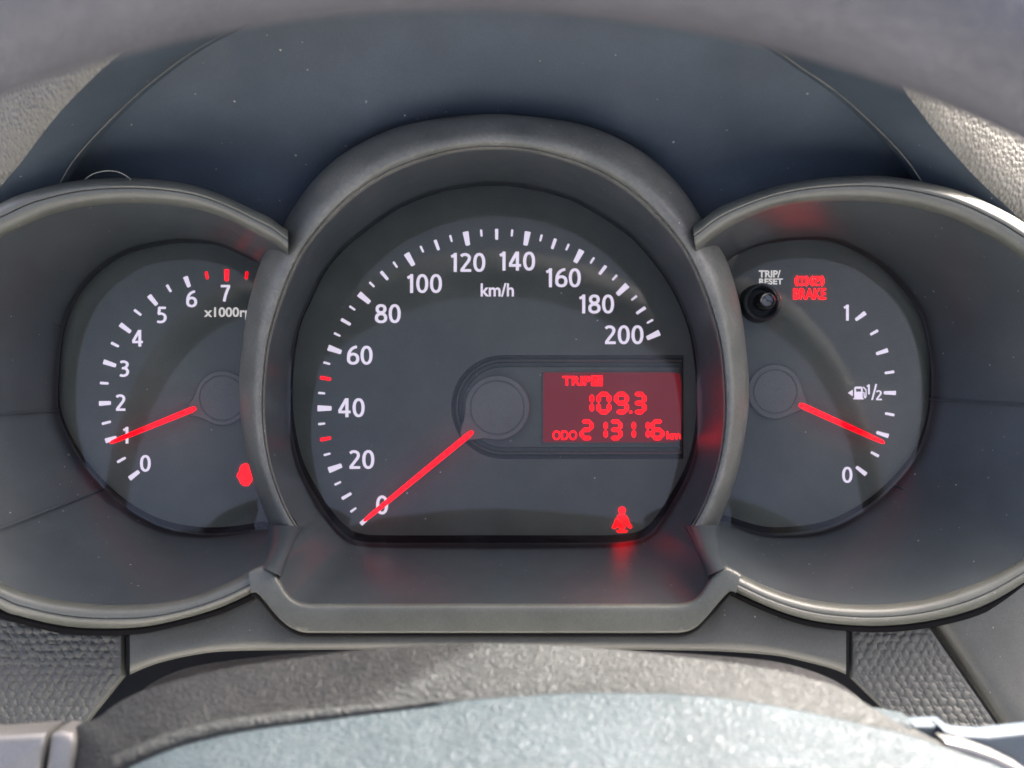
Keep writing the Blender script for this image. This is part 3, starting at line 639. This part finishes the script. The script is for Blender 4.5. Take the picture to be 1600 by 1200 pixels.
def pebble(x, y, soft=1.0):
    """height 0..1 of the pebbled skin: big domes with small ones in the gaps"""
    best = 0.0
    for sp, key, amp, rad in ((14.5, 'a', 1.0, .46), (6.2, 'b', 0.50, .48)):
        j0 = int(round(y/(sp*0.87))); 
        for j in (j0-1, j0, j0+1):
            i0 = int(round(x/sp - 0.5*(j % 2)))
            for i in (i0-1, i0, i0+1):
                cx, cy, r = _cell(i, j, sp, key); q = 1 - ((x-cx)**2 + (y-cy)**2)/(rad*r*sp)**2
                if q > 0: best = max(best, amp*r*q**0.5)
    return best
def sframe(t): return -36 - 16*max(t, 0)**1.3
rows = []
for j in range(150):
    y = 968 + 210*j/149; t = (y-930)/330
    xe = 190 - max(0, y-1056)*0.80
    rows.append([P(x, y, sframe(t) - 0.62*pebble(x, y)*min(1, (xe-x)/12)) for x in [-12 + (xe+12)*i/150 for i in range(150)]] + [P(xe+e0, y, sframe(t) + e) for e0, e in ((0, 0.3), (3, 1.0), (6, 2.6), (7, 6), (7, 16))])
lp = patch(rows, M_peb, 'dashboard_skin_panel'); tag(lp, 'pebbled grey dashboard skin under the left ring, beside the steering wheel', 'dashboard panel')
rows = []
for j in range(15):
    pass
for j in range(150):
    y = 968 + 210*j/149; t = (y-930)/330; xr = 1450 + (y-978)*0.69; xl = 1327 + max(0, y-1058)*1.02
    rows.append([P(xl, y, -20)] + [P(xl+e0, y, sframe(t)+e) for e0, e in ((0, 4), (2, 1), (5, 0.1))] + [P(xl+5 + (xr-xl-5)*i/130, y, sframe(t) - 0.42*pebble(xl+5 + (xr-xl-5)*i/130, y)*min(1, (130-i)/6, i/6)) for i in range(1, 131)])
rp = patch(rows, M_peb, 'dashboard_skin_panel'); tag(rp, 'pebbled grey wedge of dashboard skin under the right ring, tapering beside smooth trim', 'dashboard panel')
rows = []
for j in range(15):
    t = j/14; d0 = -36-16*t**1.3; y = 958 + t*300; xl = 1452 + (y-978)*0.70; up = 1-t
    rows.append([P(xl+e0, y-e0*.45*up, d0+e) for e0, e in ((2, 14), (3, 6), (7, 1.5), (12, -1.0), (20, -2.4), (32, -3.2), (48, -3.6))] + [P(xl+48 + 420*i/10, y-(48+42*i)*.5*up, d0-3.6-0.6*i) for i in range(1, 11)])
rt = patch(rows, M_trim, 'side_trim_panel'); tag(rt, 'smooth brownish grey trim panel at the lower right corner', 'trim panel')

# steering column cover seen between trim and hub
K0 = [(196,1112),(215,1086),(245,1063),(300,1042),(400,1027),(500,1019),(772,1008),(1000,1017),(1100,1023),(1200,1032),(1260,1046),(1305,1064),(1340,1088),(1362,1116)]
a = catmull(K0, 120); rows = []
for s, d, dy in ((1, -60, 14), (1, -66, 4), (1, -72, 0), (1, -80, 4), (1, -90, 12), (1, -96, 40), (1, -98, 110)):
    rows.append([P(p[0], p[1]+dy, d) for p in a])
cc_ = obj('column_cover', grid(rows), M_col, sharp=80); tag(cc_, 'dark wrinkled steering column cover just behind the wheel hub', 'column cover')

# ------------------------------------------------------------------ steering wheel
sw = thing('steering_wheel', 'grey leather steering wheel with its rim across the top and hub at the bottom', 'steering wheel', P(772, 1600, -170))
cz = Vector((-0.0085, -0.200, -0.1492)); RR = 0.2265
pts = [cz + Vector((RR*math.sin(R(a_)), 0.0, RR*math.cos(R(a_)))) for a_ in range(-80, 81, 2)]
obj('wheel_rim', tube(pts, 0.0155, 36), M_wheel, sw, sharp=80)
B0 = [(104,1260),(108,1190),(113,1152),(120,1134),(136,1127),(153,1122),(187,1097),(250,1070),(367,1042),(500,1024),(583,1013),(717,1006),(850,1008),(983,1017),(1150,1037),(1233,1052),(1317,1077),(1367,1112),(1388,1117),(1397,1122),(1420,1160),(1480,1260)]
B1 = [(150,1300),(165,1225),(185,1199),(215,1182),(267,1160),(333,1141),(400,1129),(500,1117),(583,1108),(717,1095),(850,1085),(933,1082),(1017,1083),(1083,1086),(1150,1093),(1250,1110),(1333,1128),(1400,1143),(1450,1158),(1500,1177),(1567,1202),(1640,1260)]
B2 = [(60,1500),(100,1460),(200,1430),(400,1410),(772,1400),(1100,1410),(1350,1430),(1550,1450),(1700,1500)]
n = 150
b0 = catmull(B0, n); b1 = catmull(B1, n); b2 = catmull(B2, n); rows = []
rows.append([P(p[0], p[1]+60, -98) for p in b0]); rows.append([P(p[0], p[1]+8, -104) for p in b0]); rows.append([P(p[0], p[1]+2, -107) for p in b0]); 
for t in (0, .06, .15, .3, .5, .7, .85, .95, 1.0):
    rows.append([P(p[0]+(q[0]-p[0])*t, p[1]+(q[1]-p[1])*t, -109 - 3*math.sin(t*math.pi/2) - 10*t) for p, q in zip(b0, b1)])
rows.append([P(p[0], p[1]+3, -121) for p in b1]); obj('hub_shroud', grid(rows), M_shroud, sw, sharp=80); rows = []
rows.append([P(p[0], p[1]+2, -119.5) for p in b1]); rows.append([P(p[0], p[1], -121.4) for p in b1])
for t in (.006, .02, .05, .1, .17, .25, .4, .6, .8, 1.0):
    rows.append([P(p[0]+(q[0]-p[0])*t, p[1]+(q[1]-p[1])*t, -122.6 - 52*(t**0.88)) for p, q in zip(b1, b2)])
obj('airbag_cover', grid(rows), M_pad, sw, sharp=80)
bead = catmull([(185,1200),(225,1183),(267,1166),(333,1148),(400,1136),(500,1123),(583,1113),(660,1104),(720,1096)], 60)
tp = [0.0024*(1 - (i/59)**2.0) + 0.0001 for i in range(60)]
obj('cover_ridge', tube([P(p[0], p[1]-4, -123.6) for p in bead], 1, 12, taper=tp), M_shroud, sw, sharp=80, label='raised rounded ridge along the left of the hub')
# spoke trims at the corners
obj('spoke_trim', slab([(-60,1156),(20,1150),(72,1146),(70,1170),(56,1260),(-60,1260)], -112, 12, 1.6), M_silver, sw, label='silver left spoke trim')
obj('spoke_trim', slab([(78,1150),(92,1143),(112,1146),(118,1160),(112,1260),(60,1260)], -113, 10, 1.8), M_silver, sw, label='narrow silver left spoke trim')
obj('spoke_gap_shade', slab([(64,1150),(84,1148),(76,1260),(50,1260)], -107, 6, 0.3), M_gap_shade, sw)
obj('spoke_cap', slab([(1372,1128),(1384,1122),(1398,1124),(1428,1130),(1430,1165),(1380,1180)], lambda x, y: -116, 10, 2.2), M_pad, sw, label='rounded pale corner of the hub')
obj('spoke_cover', slab([(1428,1134),(1480,1133),(1480,1200),(1420,1200)], -108, 8, 0.8), M_hood, sw)
obj('spoke_cover', slab([(1474,1140),(1500,1147),(1545,1150),(1620,1142),(1700,1140),(1700,1270),(1560,1250),(1474,1158)], -113, 8, 1.0), M_hood, sw, label='dark right spoke cover')
obj('spoke_trim', slab([(1477,1158),(1520,1166),(1560,1180),(1600,1200),(1640,1260),(1560,1260),(1477,1176)], -121, 7, 1.2), M_silver, sw, label='bright silver right spoke trim')

# loose hair caught on the left ring
ha = obj('loose_hair', tube([P(x, y, -46-z) for x, y, z in catmull([(132,281,0),(145,272,2),(165,267,3),(185,269,3),(200,277,2),(210,288,1)], 30)], 0.00009, 5), M_hair)
tag(ha, 'fine pale hair curling up from the top of the left ring', 'hair')

# ------------------------------------------------------------------ lean the whole dashboard back
bpy.context.view_layer.update()
for o in TOPS:
    o.matrix_world = TILT @ o.matrix_world
